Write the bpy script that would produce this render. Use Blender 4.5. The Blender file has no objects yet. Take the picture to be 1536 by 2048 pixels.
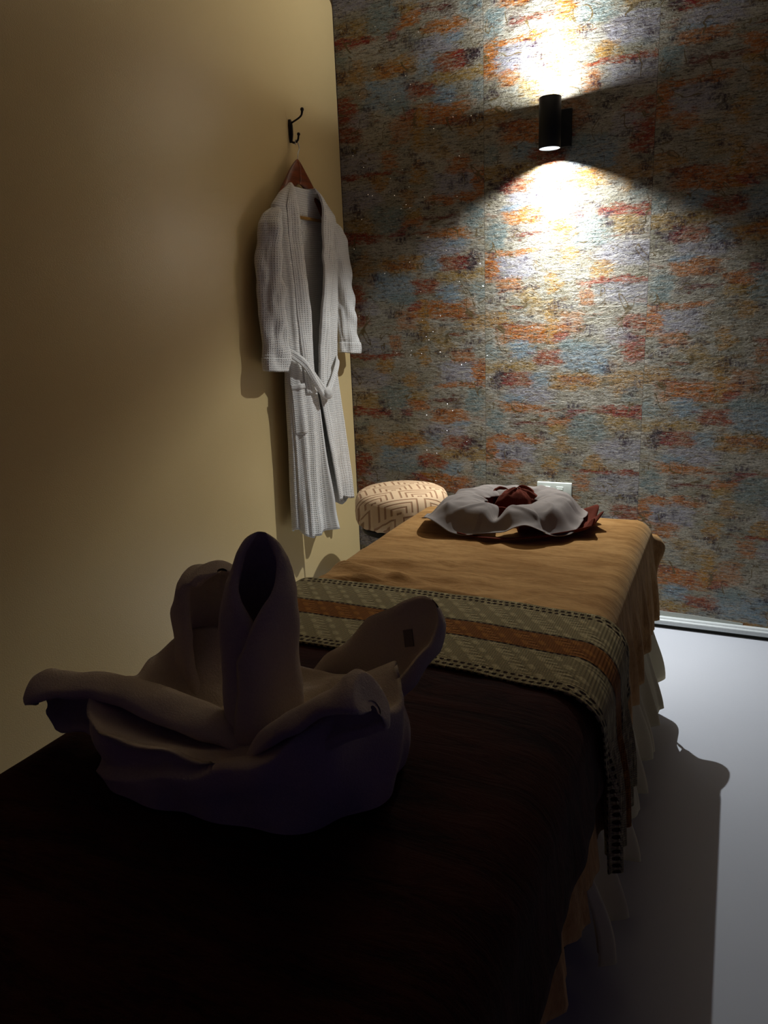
import bpy, bmesh, math, random
from mathutils import Vector, Matrix, noise
random.seed(4)
S = bpy.context.scene
COL = S.collection
pi = math.pi
sin, cos = math.sin, math.cos

# ------------------------------------------------------------------ camera
CAM = Vector((1.3503, -2.611, 1.0991))
F_PX, YAW, PITCH, ROLL = 1497.0, -0.4423, 0.2573, -0.0428
fwd = Vector((sin(YAW)*cos(PITCH), cos(YAW)*cos(PITCH), -sin(PITCH)))
right = Vector((cos(YAW), -sin(YAW), 0))
up = right.cross(fwd)
r2 = right*cos(ROLL) + up*sin(ROLL)
u2 = -right*sin(ROLL) + up*cos(ROLL)
cd = bpy.data.cameras.new('camera'); cam = bpy.data.objects.new('camera', cd); COL.objects.link(cam)
cd.sensor_fit = 'VERTICAL'; cd.sensor_height = 36.0; cd.lens = F_PX/2048*36.0
cd.clip_start = 0.02
M = Matrix((r2, u2, -fwd)).transposed().to_4x4(); M.translation = CAM
cam.matrix_world = M
S.camera = cam

# ------------------------------------------------------------------ world, exposure
S.view_settings.view_transform = 'Standard'; S.view_settings.look = 'None'
S.view_settings.exposure = 0.92; S.view_settings.gamma = 1.0; S.view_settings.use_curve_mapping = False
W = bpy.data.worlds.new('world'); S.world = W; W.use_nodes = True
bg = W.node_tree.nodes['Background']; bg.inputs[0].default_value = (0.26, 0.20, 0.85, 1); bg.inputs[1].default_value = 0.013

# ------------------------------------------------------------------ lamps of the sconce (tube opens up and down)
SC = Vector((0.775, -0.082, 0))
SC_TOP, SC_BOT, SC_R = 1.722, 1.577, 0.0335
def lamp(name, loc, aim, energy, core, spill, color, radius):
    """reflector bulb: cos^core beam plus a weak wide spill; the tube rim does the cut-off"""
    l = bpy.data.lights.new(name, 'SPOT'); l.energy = energy; l.spot_size = pi; l.spot_blend = 0.02
    l.color = color; l.shadow_soft_size = radius; l.use_nodes = True
    t = l.node_tree; em = t.nodes['Emission']
    tc = t.nodes.new('ShaderNodeTexCoord'); sx = t.nodes.new('ShaderNodeSeparateXYZ'); t.links.new(tc.outputs['Normal'], sx.inputs[0])
    ab = t.nodes.new('ShaderNodeMath'); ab.operation = 'ABSOLUTE'; t.links.new(sx.outputs[2], ab.inputs[0])
    pw = t.nodes.new('ShaderNodeMath'); pw.operation = 'POWER'; t.links.new(ab.outputs[0], pw.inputs[0]); pw.inputs[1].default_value = core
    ad = t.nodes.new('ShaderNodeMath'); ad.operation = 'MULTIPLY_ADD'; t.links.new(ab.outputs[0], ad.inputs[0]); ad.inputs[1].default_value = spill
    t.links.new(pw.outputs[0], ad.inputs[2]); t.links.new(ad.outputs[0], em.inputs['Strength'])
    o = bpy.data.objects.new(name, l); COL.objects.link(o); o.location = loc
    o.rotation_euler = (Vector(aim)).to_track_quat('-Z', 'Y').to_euler()
    return o
LAMP_DOWN = dict(energy=62, core=7, spill=.36, color=(0.93, 0.97, 1.0), radius=0.005)
LAMP_UP = dict(energy=46, core=6, spill=.30, color=(0.9, 0.95, 1.0), radius=0.004)

# ------------------------------------------------------------------ node helpers
class NT:
    def __init__(s, name):
        s.m = bpy.data.materials.new(name); s.m.use_nodes = True; s.t = s.m.node_tree
        s.b = s.t.nodes['Principled BSDF']
    def n(s, typ, **k):
        o = s.t.nodes.new(typ)
        for a, v in k.items(): setattr(o, a, v)
        return o
    def put(s, sock, v):
        if v is None: return
        if hasattr(v, 'is_linked') or isinstance(v, bpy.types.NodeSocket): s.t.links.new(v, sock)
        else:
            if isinstance(v, (tuple, list)) and len(v) == 3 and sock.type == 'RGBA': v = (*v, 1)
            sock.default_value = v
    def math(s, op, a, b=None, c=None, clamp=False):
        o = s.n('ShaderNodeMath', operation=op, use_clamp=clamp)
        for i, v in enumerate((a, b, c)): s.put(o.inputs[i], v)
        return o.outputs[0]
    def vec(s, op, a, b=None, sc=None):
        o = s.n('ShaderNodeVectorMath', operation=op); s.put(o.inputs[0], a); s.put(o.inputs[1], b)
        if sc is not None: s.put(o.inputs['Scale'], sc)
        return o.outputs['Value'] if op in ('LENGTH', 'DISTANCE', 'DOT_PRODUCT') else o.outputs[0]
    def comb(s, x, y, z=0.0):
        o = s.n('ShaderNodeCombineXYZ')
        for i, v in enumerate((x, y, z)): s.put(o.inputs[i], v)
        return o.outputs[0]
    def sep(s, v):
        o = s.n('ShaderNodeSeparateXYZ'); s.put(o.inputs[0], v); return o.outputs
    def noise(s, v, scale, detail=4, rough=.55, dist=0.0, col=False):
        o = s.n('ShaderNodeTexNoise'); s.put(o.inputs['Vector'], v); s.put(o.inputs['Scale'], scale)
        o.inputs['Detail'].default_value = detail; o.inputs['Roughness'].default_value = rough; o.inputs['Distortion'].default_value = dist
        return o.outputs['Color' if col else 'Fac']
    def vor(s, v, scale, feature='F1', out='Distance', rnd=1.0):
        o = s.n('ShaderNodeTexVoronoi', feature=feature); s.put(o.inputs['Vector'], v); o.inputs['Scale'].default_value = scale
        o.inputs['Randomness'].default_value = rnd
        return o.outputs[out]
    def mr(s, v, a, b, c=0.0, d=1.0, smooth=True):
        o = s.n('ShaderNodeMapRange', interpolation_type='SMOOTHSTEP' if smooth else 'LINEAR'); s.put(o.inputs[0], v)
        for i, x in enumerate((a, b, c, d)): s.put(o.inputs[i+1], x)
        return o.outputs[0]
    def mix(s, f, a, b, blend='MIX'):
        o = s.n('ShaderNodeMix', data_type='RGBA', blend_type=blend)
        s.put(o.inputs[0], f); s.put(o.inputs[6], a); s.put(o.inputs[7], b); return o.outputs[2]
    def bump(s, h, strength=.5, dist=.01, normal=None):
        o = s.n('ShaderNodeBump'); o.inputs['Strength'].default_value = strength; o.inputs['Distance'].default_value = dist
        s.put(o.inputs['Height'], h)
        if normal is not None: s.put(o.inputs['Normal'], normal)
        return o.outputs[0]
    def coord(s, which='Object'):
        return s.n('ShaderNodeTexCoord').outputs[which]
    def out(s, color=None, rough=None, metal=None, normal=None, spec=None, sheen=None, **k):
        b = s.b
        s.put(b.inputs['Base Color'], color); s.put(b.inputs['Roughness'], rough); s.put(b.inputs['Metallic'], metal)
        s.put(b.inputs['Normal'], normal); s.put(b.inputs['Specular IOR Level'], spec)
        if sheen:
            b.inputs['Sheen Weight'].default_value = sheen[0]; b.inputs['Sheen Roughness'].default_value = .4
            b.inputs['Sheen Tint'].default_value = (*sheen[1], 1)
        for a, v in k.items(): s.put(b.inputs[a], v)
        return s.m
def srgb(r, g, b):
    f = lambda c: (c/255/12.92) if c/255 <= .04045 else ((c/255+.055)/1.055)**2.4
    return (f(r), f(g), f(b))

# ------------------------------------------------------------------ materials
def mat_cream_paint():
    n = NT('cream_satin_paint'); o = n.coord()
    v = n.vec('MULTIPLY', o, (1, 1, 1))
    mott = n.noise(v, 3.0, 3, .5)
    c = n.mix(mott, srgb(220, 194, 138), srgb(230, 204, 148))
    fine = n.noise(n.vec('MULTIPLY', o, (1, 1, 1.6)), 260, 2, .6)
    roll = n.noise(o, 35, 3, .6)
    h = n.math('ADD', fine, n.math('MULTIPLY', roll, .12))
    return n.out(color=c, rough=n.mr(mott, .3, .7, .23, .27), spec=.5, normal=n.bump(h, .22, .002))
def mat_wallpaper():
    n = NT('distressed_embossed_wallpaper'); o = n.coord()
    X, Y, Z = n.sep(o)
    RW, RH = 0.538, 0.636
    roll = n.math('FLOOR', n.math('DIVIDE', X, RW))                       # roll number
    u0 = n.math('SUBTRACT', X, n.math('MULTIPLY', roll, RW))
    isA = n.math('LESS_THAN', n.math('ABSOLUTE', roll), .5)                # first roll hangs upside down
    isC = n.math('GREATER_THAN', roll, 1.5)
    uf = n.math('SUBTRACT', RW, u0)
    u = n.math('ADD', n.math('MULTIPLY', u0, n.math('SUBTRACT', 1, isA)), n.math('MULTIPLY', uf, isA))
    zb = n.math('ADD', Z, n.math('MULTIPLY', isC, .196))
    za = n.math('SUBTRACT', 1.490+RH, Z)
    zz = n.math('ADD', n.math('MULTIPLY', zb, n.math('SUBTRACT', 1, isA)), n.math('MULTIPLY', za, isA))
    # edge wandering: brushy, mostly sideways
    P0 = n.comb(u, zz, 0.0)
    w1 = n.noise(n.vec('MULTIPLY', P0, (8, 22, 1)), 1.0, 7, .78, col=True)
    w2 = n.noise(n.vec('MULTIPLY', P0, (60, 170, 1)), 1.0, 4, .8, col=True)
    wv = n.vec('ADD', n.vec('MULTIPLY', n.vec('SUBTRACT', w1, (.5, .5, .5)), (.17, .085, 0)),
               n.vec('MULTIPLY', n.vec('SUBTRACT', w2, (.5, .5, .5)), (.075, .034, 0)))
    # wrap the drop after warping
    Pw = n.vec('ADD', P0, wv)
    px, py, _ = n.sep(Pw)
    V0 = 0.700   # lower end of the drop used for the patches below
    yy = n.math('SUBTRACT', py, V0)
    yw = n.math('ADD', n.math('SUBTRACT', yy, n.math('MULTIPLY', n.math('FLOOR', n.math('DIVIDE', yy, RH)), RH)), V0)
    P = n.comb(px, yw, 0.0)
    # ground of the paper: greenish beige and grey plaster
    g1 = n.noise(n.vec('MULTIPLY', P0, (5, 11, 1)), 1.0, 6, .65)
    g2 = n.noise(n.vec('ADD', n.vec('MULTIPLY', P0, (11, 42, 1)), (3.1, 7.7, 0)), 1.0, 6, .7)
    base = n.mix(n.mr(g1, .35, .65), srgb(158, 154, 134), srgb(192, 188, 174))
    base = n.mix(n.mr(g2, .52, .66, 0, .75), base, srgb(150, 158, 156))
    g3 = n.noise(n.vec('ADD', n.vec('MULTIPLY', P0, (13, 30, 1)), (9.1, 2.7, 0)), 1.0, 6, .75)
    base = n.mix(n.mr(g3, .55, .66, 0, .7), base, srgb(150, 122, 86))
    g4 = n.noise(n.vec('ADD', n.vec('MULTIPLY', P0, (6, 34, 1)), (19.1, 12.7, 0)), 1.0, 6, .75)
    base = n.mix(n.mr(g4, .58, .68, 0, .75), base, srgb(150, 84, 52))
    C = dict(O=(192, 122, 64), R=(160, 78, 42), G=(190, 144, 74), L=(172, 172, 186), B=(150, 172, 186), T=(186, 148, 96),
             P=(74, 46, 58), K=(158, 74, 70), Y=(176, 146, 90), N=(140, 158, 158), M=(120, 60, 50))
    # (x, y, half w, half h, colour, strength) in a 1536x1887 view of one drop; 4.389 view px per photo px
    pats = [(300,60,210,26,'O',.9),(300,190,160,85,'L',.85),(90,190,55,95,'O',.95),(260,340,95,60,'O',.8),(650,330,50,75,'G',.8),
        (1250,130,200,90,'L',.8),(1040,260,70,60,'G',.8),(1180,350,290,20,'R',.9),(1250,460,180,75,'L',.7),(920,470,60,62,'O',.75),
        (760,110,60,60,'T',.8),(150,650,105,62,'T',.95),(290,715,120,32,'M',.8),(480,785,250,68,'O',.95),(630,700,40,140,'G',.85),
        (710,815,60,30,'K',.7),(800,690,85,85,'O',.6),(380,920,85,62,'B',.95),(590,1000,125,55,'R',.85),(1335,920,90,105,'R',.9),
        (1320,705,125,50,'R',.8),(950,1000,190,100,'B',.8),(1060,1090,80,52,'B',.9),(250,1080,210,42,'Y',.9),(200,1190,85,50,'P',.85),
        (350,1190,130,55,'R',.75),(560,1200,85,70,'B',.8),(850,1215,195,62,'T',1.),(850,1200,120,30,'O',.6),(1290,1240,120,90,'T',.85),
        (450,1330,170,60,'L',.8),(290,1385,80,32,'B',.8),(380,1465,160,46,'O',.85),(330,1600,50,60,'P',.55),(470,1622,130,18,'M',.8),
        (720,1580,95,55,'O',.9),(720,1670,95,35,'Y',.9),(850,1490,50,30,'K',.8),(1240,1490,200,42,'R',.95),(1200,1600,160,55,'Y',.85),
        (150,1600,75,90,'N',.9),(950,1640,130,100,'N',.8),(1320,1330,60,60,'N',.7),(560,560,120,60,'Y',.55),(430,450,80,50,'Y',.7),
        (100,930,60,70,'N',.8),(1200,820,90,60,'L',.6),(830,900,110,50,'N',.8),(1150,1110,40,90,'T',.6)]
    def zc(v): return 1.308 - (v - 0)/1887*(1.308-0.604) - .0
    def uc(v): return (v-48)/(1405-48)*RW
    col = base
    tone = n.mr(g2, .3, .7, .0, 1.)
    tear = n.mr(n.noise(n.vec('MULTIPLY', P0, (26, 95, 1)), 1.0, 5, .8), .36, .54, .15, 1.)
    for (cx, cy, hw, hh, k, st) in pats:
        cu, cv = uc(cx), zc(cy); hu, hv = 1.08*hw/1357*RW, 1.12*hh/1887*.704
        while cv < V0: cv += RH
        while cv > V0+RH: cv -= RH
        tgt = [cv]
        if cv-hv < V0+.01: tgt.append(cv+RH)
        if cv+hv > V0+RH-.01: tgt.append(cv-RH)
        for c2 in tgt:
            d = n.vec('MULTIPLY', n.vec('SUBTRACT', P, (cu, c2, 0)), (1/hu, 1/hv, 0))
            # soft-cornered box
            d = n.vec('LENGTH', n.vec('MULTIPLY', d, d))
            f = n.math('MULTIPLY', n.mr(d, .55, 1.75, st, 0.), tear)
            col = n.mix(f, col, srgb(*C[k]))
    # value breakup: streaks and scratches
    st1 = n.noise(n.vec('MULTIPLY', P0, (30, 210, 1)), 1.0, 5, .7)
    col = n.mix(n.mr(st1, .36, .50, .75, 0.), col, srgb(62, 46, 40))
    st2 = n.noise(n.vec('ADD', n.vec('MULTIPLY', P0, (42, 160, 1)), (4, 9, 1)), 1.0, 5, .7)
    col = n.mix(n.mr(st2, .54, .66, 0., .55), col, srgb(205, 200, 186))
    fine = n.noise(n.vec('MULTIPLY', P0, (150, 330, 1)), 1.0, 4, .75)
    col = n.mix(n.mr(fine, .36, .50, .55, 0.), col, srgb(56, 44, 38))
    vs = n.noise(n.vec('ADD', n.vec('MULTIPLY', P0, (120, 44, 1)), (1, 5, 1)), 1.0, 5, .8)
    vm = n.mr(n.noise(n.vec('ADD', n.vec('MULTIPLY', P0, (9, 16, 1)), (7, 3, 0)), 1.0, 3, .6), .54, .66)
    col = n.mix(n.math('MULTIPLY', n.mr(vs, .42, .60, .8, 0.), vm), col, srgb(64, 50, 66))
    pal = n.noise(n.vec('ADD', n.vec('MULTIPLY', P0, (70, 150, 1)), (8, 5, 1)), 1.0, 5, .8)
    col = n.mix(n.mr(pal, .54, .64, 0., .5), col, srgb(222, 220, 210))
    gc = n.n('ShaderNodeBrightContrast'); n.put(gc.inputs[0], col); gc.inputs['Bright'].default_value = -.015; gc.inputs['Contrast'].default_value = .14
    col = gc.outputs[0]
    # plaster relief: shallow worm-like ridges
    r1 = n.noise(n.vec('MULTIPLY', P0, (34, 58, 1)), 1.0, 3, .6, 1.6)
    ridge = n.math('ABSOLUTE', n.math('SUBTRACT', r1, .5))
    rdg = n.mr(ridge, 0., .030, 1., 0.)
    msk = n.mr(n.noise(n.vec('MULTIPLY', P0, (7, 9, 1)), 1.0, 2, .5), .42, .6, .25, 1.)
    lay = n.mr(n.noise(n.vec('MULTIPLY', P0, (26, 60, 1)), 1.0, 5, .65, .8), .42, .58)
    h = n.math('ADD', n.math('MULTIPLY', rdg, n.math('MULTIPLY', msk, .8)), n.math('ADD', n.math('MULTIPLY', lay, .7), n.math('MULTIPLY', fine, .5)))
    # gilt cracks
    c1 = n.noise(n.vec('ADD', n.vec('MULTIPLY', P0, (7.5, 7.5, 1)), (5.5, 1.7, 0)), 1.0, 2.2, .6, 1.1)
    crk = n.mr(n.math('ABSOLUTE', n.math('SUBTRACT', c1, .5)), .004, .010, 1., 0.)
    cm = n.mr(n.noise(n.vec('ADD', n.vec('MULTIPLY', P0, (12, 12, 1)), (2, 8, 0)), 1.0, 1, .5), .50, .54, 0., 1.)
    crack = n.math('MULTIPLY', crk, cm)
    col = n.mix(n.math('MULTIPLY', crack, .9), col, srgb(104, 84, 36))
    # seams
    sd = n.math('MINIMUM', u0, n.math('SUBTRACT', RW, u0))
    col = n.mix(n.mr(sd, .0004, .0014, .6, 0.), col, srgb(60, 50, 44))
    # glitter
    gl = n.vor(P0, 300, out='Color'); gd = n.vor(P0, 300)
    gm = n.math('MULTIPLY', n.math('GREATER_THAN', n.sep(gl)[0], .996), n.math('LESS_THAN', gd, .32))
    col = n.mix(gm, col, (1, 1, 1))
    gn = n.vec('NORMALIZE', n.vec('ADD', n.vec('MULTIPLY', n.vec('SUBTRACT', gl, (.5, .5, .5)), (1.0, 0, 1.2)), (0.15, -1, 0.25)))
    bn = n.bump(h, .75, .0024)
    mx = n.n('ShaderNodeMix', data_type='VECTOR'); n.put(mx.inputs[0], gm); n.put(mx.inputs[4], bn); n.put(mx.inputs[5], gn)
    col = n.mix(1.0, col, n.mix(gm, srgb(212, 208, 204), (1, 1, 1)), 'MULTIPLY')
    return n.out(color=col, rough=n.mr(gm, 0, 1, .58, .25), spec=.35, metal=n.math('MULTIPLY', gm, .9), normal=mx.outputs[1])
def mat_velour(name, a, b, streak=(1, 1, 1), sheen=(.35, (1, .8, .5)), bs=.5):
    n = NT(name); o = n.coord()
    m1 = n.noise(n.vec('MULTIPLY', o, (5, 22, 8)), 1.0, 6, .68, .6)
    m2 = n.noise(n.vec('MULTIPLY', o, (60, 240, 60)), 1.0, 3, .6)
    c = n.mix(n.mr(n.math('ADD', n.math('MULTIPLY', m1, .75), n.math('MULTIPLY', m2, .25)), .36, .62), a, b)
    f = n.noise(o, 900, 2, .7)
    h = n.math('ADD', n.math('MULTIPLY', m1, 2.5), n.math('MULTIPLY', f, .25))
    return n.out(color=c, rough=.92, spec=.15, sheen=sheen, normal=n.bump(h, bs, .006))
def mat_cotton(name, a, scale=700, bs=.35, sheen=None, b=None):
    n = NT(name); o = n.coord()
    f = n.noise(o, scale, 2, .7); g = n.noise(o, 9, 4, .6)
    c = n.mix(g, a, b or tuple(x*.9 for x in a))
    return n.out(color=c, rough=.9, spec=.12, sheen=sheen, normal=n.bump(n.math('ADD', f, n.math('MULTIPLY', g, 2.)), bs, .002))
def mat_waffle():
    n = NT('white_waffle_cotton'); uv = n.coord('UV'); X, Y, _ = n.sep(uv)
    k = 2*pi/.0068
    a = n.math('SINE', n.math('MULTIPLY', X, k)); b = n.math('SINE', n.math('MULTIPLY', Y, k))
    h = n.math('MAXIMUM', a, b)
    c = n.mix(n.mr(h, -.6, .9), srgb(206, 203, 196), srgb(235, 233, 228))
    return n.out(color=c, rough=.9, spec=.1, normal=n.bump(h, .7, .0010), sheen=(.15, (1, 1, 1)))
def mat_terry():
    n = NT('white_terry_cloth'); o = n.coord()
    f = n.noise(o, 420, 3, .75); g = n.noise(o, 16, 4, .6)
    return n.out(color=n.mix(f, srgb(196, 178, 152), srgb(222, 206, 182)), rough=.95, spec=.08, sheen=(.3, (1, .95, .9)),
                 normal=n.bump(n.math('ADD', f, n.math('MULTIPLY', g, 3.)), .55, .003))
def mat_runner():
    n = NT('woven_runner_cream_and_ochre'); uv = n.coord('UV'); X, Y, _ = n.sep(uv)    # X along, Y across 0..1
    y = n.math('ABSOLUTE', n.math('SUBTRACT', Y, .5))                                 # 0 centre .5 edge
    cream, ochre, dark = srgb(198, 180, 132), srgb(172, 112, 48), srgb(52, 30, 22)
    kx = 2*pi/.034
    # basket / cable relief in the cream bands, slanted leaves in the ochre band
    sl = n.math('SINE', n.math('ADD', n.math('MULTIPLY', X, kx), n.math('MULTIPLY', Y, 44.)))
    sm = n.math('SINE', n.math('SUBTRACT', n.math('MULTIPLY', X, kx*.5), n.math('MULTIPLY', Y, 60.)))
    yarn = n.math('SINE', n.math('MULTIPLY', Y, 520.)); yx = n.math('SINE', n.math('MULTIPLY', X, 2*pi/.004))
    blk = n.math('GREATER_THAN', n.math('SINE', n.math('ADD', n.math('MULTIPLY', X, kx*.5), n.math('MULTIPLY', Y, 22.))), .35)
    lad = n.math('MULTIPLY', n.math('SINE', n.math('MULTIPLY', Y, 190.)), blk)
    fig = n.math('MAXIMUM', n.math('MULTIPLY', sl, n.mr(sm, -.6, .6, .25, 1.)), n.math('MULTIPLY', lad, .8))
    inner = n.mr(y, .098, .102, 1., 0.)
    c = n.mix(inner, cream, ochre)
    c = n.mix(n.mr(fig, .1, .8, .45, 0.), c, n.mix(inner, srgb(96, 84, 52), srgb(92, 44, 22)))
    c = n.mix(n.mr(yarn, -1, 1, .22, 0.), c, dark)
    # dark lines beside the ochre band
    l1 = n.mr(n.math('ABSOLUTE', n.math('SUBTRACT', y, .108)), .006, .012, 1., 0.)
    zz = n.math('SINE', n.math('MULTIPLY', X, 2*pi/.011))
    c = n.mix(n.math('MULTIPLY', l1, n.mr(zz, -1, .4, .55, 1.)), c, dark)
    # open lace edge: rows of small holes
    ex = n.math('SUBTRACT', y, .415)
    rows = n.math('SINE', n.math('MULTIPLY', ex, 2*pi/.042))
    sh = n.math('MULTIPLY', n.math('FLOOR', n.math('DIVIDE', ex, .042)), 1.7)
    dots = n.math('SINE', n.math('ADD', n.math('MULTIPLY', X, 2*pi/.0115), sh))
    hole = n.math('MULTIPLY', n.mr(n.math('MULTIPLY', n.math('ADD', rows, 1.), n.math('ADD', dots, 1.)), 1.0, 1.9), n.math('GREATER_THAN', y, .415))
    c = n.mix(hole, c, srgb(58, 40, 26))
    h = n.math('ADD', n.math('MULTIPLY', fig, .9), n.math('ADD', n.math('MULTIPLY', yarn, .3), n.math('ADD', n.math('MULTIPLY', yx, .25), n.math('MULTIPLY', hole, -2.2))))
    h = n.math('ADD', h, n.math('MULTIPLY', l1, -1.5))
    return n.out(color=c, rough=.9, spec=.1, normal=n.bump(h, .9, .0022))
def mat_key_cushion():
    # beige jacquard with a raised brown angular key pattern
    n = NT('beige_key_pattern_fabric'); o = n.coord(); 
    X, Y, Z = n.sep(o)
    side = n.math('MULTIPLY', Z, 1.0)
    X = n.math('ADD', n.math('MULTIPLY', X, .83), n.math('MULTIPLY', Y, .55)); Y2 = n.math('SUBTRACT', n.math('MULTIPLY', Y, .83), n.math('MULTIPLY', o and n.sep(o)[0], .55))
    Y2 = n.math('ADD', Y2, side)
    cs = .078
    cx = n.math('FLOOR', n.math('DIVIDE', X, cs)); cy = n.math('FLOOR', n.math('DIVIDE', Y2, cs))
    par = n.math('ABSOLUTE', n.math('MODULO', n.math('ADD', cx, cy), 2.))
    fx = n.math('FRACT', n.math('DIVIDE', X, cs)); fy = n.math('FRACT', n.math('DIVIDE', Y2, cs))
    fx = n.math('ABSOLUTE', n.math('SUBTRACT', fx, par))
    s = n.math('SINE', n.math('MULTIPLY', n.math('MAXIMUM', fx, fy), 2*pi*4))
    line = n.mr(s, .35, .85)
    c = n.mix(line, srgb(200, 170, 134), srgb(150, 114, 84))
    weave = n.noise(o, 700, 2, .6)
    return n.out(color=c, rough=.8, spec=.2, normal=n.bump(n.math('ADD', n.math('MULTIPLY', line, -1.2), n.math('MULTIPLY', weave, .3)), .8, .002))
def mat_floor():
    n = NT('pale_grey_vinyl_floor'); o = n.coord()
    a = n.noise(o, 2.2, 3, .5); f = n.noise(o, 160, 3, .7); sp = n.noise(o, 60, 4, .8)
    c = n.mix(a, srgb(178, 181, 188), srgb(188, 191, 197))
    c = n.mix(n.mr(sp, .69, .74, 0., .5), c, srgb(90, 84, 78))
    return n.out(color=c, rough=n.mr(f, .3, .7, .42, .55), spec=.4, normal=n.bump(f, .12, .001))
def simple(name, c, rough=.5, metal=0., bump=.1, spec=.5, scale=120, var=.12):
    n = NT(name); o = n.coord(); f = n.noise(o, scale, 3, .6)
    return n.out(color=n.mix(f, tuple(x*(1-var) for x in c), tuple(min(1, x*(1+var)) for x in c)), rough=rough, metal=metal, spec=spec, normal=n.bump(f, bump, .001))
def mat_wood(name, a, b, rough=.35):
    n = NT(name); o = n.coord(); f = n.noise(n.vec('MULTIPLY', o, (60, 8, 60)), 1., 5, .6, .6)
    return n.out(color=n.mix(n.mr(f, .3, .7), a, b), rough=rough, normal=n.bump(f, .15, .001))
def emit(name, c, k):
    n = NT(name); n.b.inputs['Emission Color'].default_value = (*c, 1); n.b.inputs['Emission Strength'].default_value = k
    n.b.inputs['Base Color'].default_value = (.8, .8, .8, 1); return n.m

MT = dict(cream=mat_cream_paint(), paper=mat_wallpaper(), floor=mat_floor(),
    ceil=simple('white_ceiling_paint', srgb(170, 152, 128), .9),
    skirtw=simple('white_painted_baseboard', srgb(200, 206, 206), .35),
    dark=simple('gap_shade', srgb(34, 34, 28), .9),
    blk=simple('black_powder_coat', (.006, .007, .008), .55, 0, .1, .3),
    chrome=simple('brushed_steel', (.55, .55, .55), .3, 1.),
    bronze=simple('antique_bronze_metal', (.030, .022, .016), .38, .8),
    wood=mat_wood('reddish_brown_varnished_wood', srgb(84, 36, 16), srgb(140, 70, 30)),
    rod=mat_wood('light_wood_rod', srgb(150, 110, 50), srgb(176, 134, 70)),
    tblwood=mat_wood('dark_beech_wood', srgb(46, 34, 26), srgb(60, 46, 34), .5),
    vinyl=simple('black_table_vinyl', (.02, .018, .018), .5),
    ochre=mat_velour('ochre_velour', srgb(160, 112, 55), srgb(206, 157, 95)),
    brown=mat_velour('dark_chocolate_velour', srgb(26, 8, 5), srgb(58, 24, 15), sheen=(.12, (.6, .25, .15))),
    brownf=mat_cotton('brown_velvet_trim', srgb(104, 42, 24), 500, .5, (.2, (.6, .3, .2))),
    skirt=mat_cotton('off_white_cotton', srgb(218, 204, 164), 600, .3),
    nonw=mat_cotton('grey_nonwoven_cover', srgb(158, 148, 140), 900, .35),
    waffle=mat_waffle(), terry=mat_terry(), runner=mat_runner(), key=mat_key_cushion(),
    outlet=simple('white_plastic', srgb(206, 214, 206), .3, 0, .03), hole=simple('black_socket_hole', (.005, .005, .005), .8),
    lens=emit('lit_lamp_glass', (.85, .97, 1.), 9.0), lbl=simple('black_woven_label', (.01, .01, .01), .8),
    beige=simple('beige_paint_patch', srgb(176, 180, 172), .6), sgrey=simple('grey_print', srgb(120, 108, 96), .8))

# ------------------------------------------------------------------ object helpers
def setp(o, label=None, cat=None, group=None, kind=None):
    if label: o['label'] = label
    if cat: o['category'] = cat
    if group: o['group'] = group
    if kind: o['kind'] = kind
    return o
def link(name, me, mat, parent=None):
    o = bpy.data.objects.new(name, me); COL.objects.link(o)
    if mat: me.materials.append(MT[mat] if isinstance(mat, str) else mat)
    if parent: o.parent = parent; o.matrix_parent_inverse = Matrix.Translation(-parent.location)
    return o
def thing(name, loc, label, cat, group=None):
    o = bpy.data.objects.new(name, None); COL.objects.link(o); o.location = loc; o.empty_display_size = .05
    return setp(o, label, cat, group)
def frombm(name, bm, mat, parent=None, smooth=True):
    me = bpy.data.meshes.new(name); bmesh.ops.recalc_face_normals(bm, faces=bm.faces); bm.to_mesh(me); bm.free()
    if smooth:
        for p in me.polygons: p.use_smooth = True
    return link(name, me, mat, parent)
def box(bm, a, b, bev=0.0, seg=2):
    a = Vector(a); b = Vector(b); c = (a+b)/2; d = b-a
    r = bmesh.ops.create_cube(bm, size=1.0, matrix=Matrix.Translation(c) @ Matrix.Diagonal((*d, 1)))
    if bev:
        es = set(e for v in r['verts'] for e in v.link_edges)
        bmesh.ops.bevel(bm, geom=list(es), offset=bev, segments=seg, affect='EDGES', profile=.6)
def boxobj(name, a, b, mat, parent=None, bev=0.0, smooth=False):
    bm = bmesh.new(); box(bm, a, b, bev); return frombm(name, bm, mat, parent, smooth)
def lathe(bm, prof, c, seg=48):
    rings = []
    for r, z in prof:
        rings.append([bm.verts.new((c[0]+r*cos(2*pi*i/seg), c[1]+r*sin(2*pi*i/seg), z)) for i in range(seg)])
    for a, b in zip(rings, rings[1:]):
        for i in range(seg): bm.faces.new((a[i], a[(i+1) % seg], b[(i+1) % seg], b[i]))
    return rings
def cap(bm, ring): bm.faces.new(ring)
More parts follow.
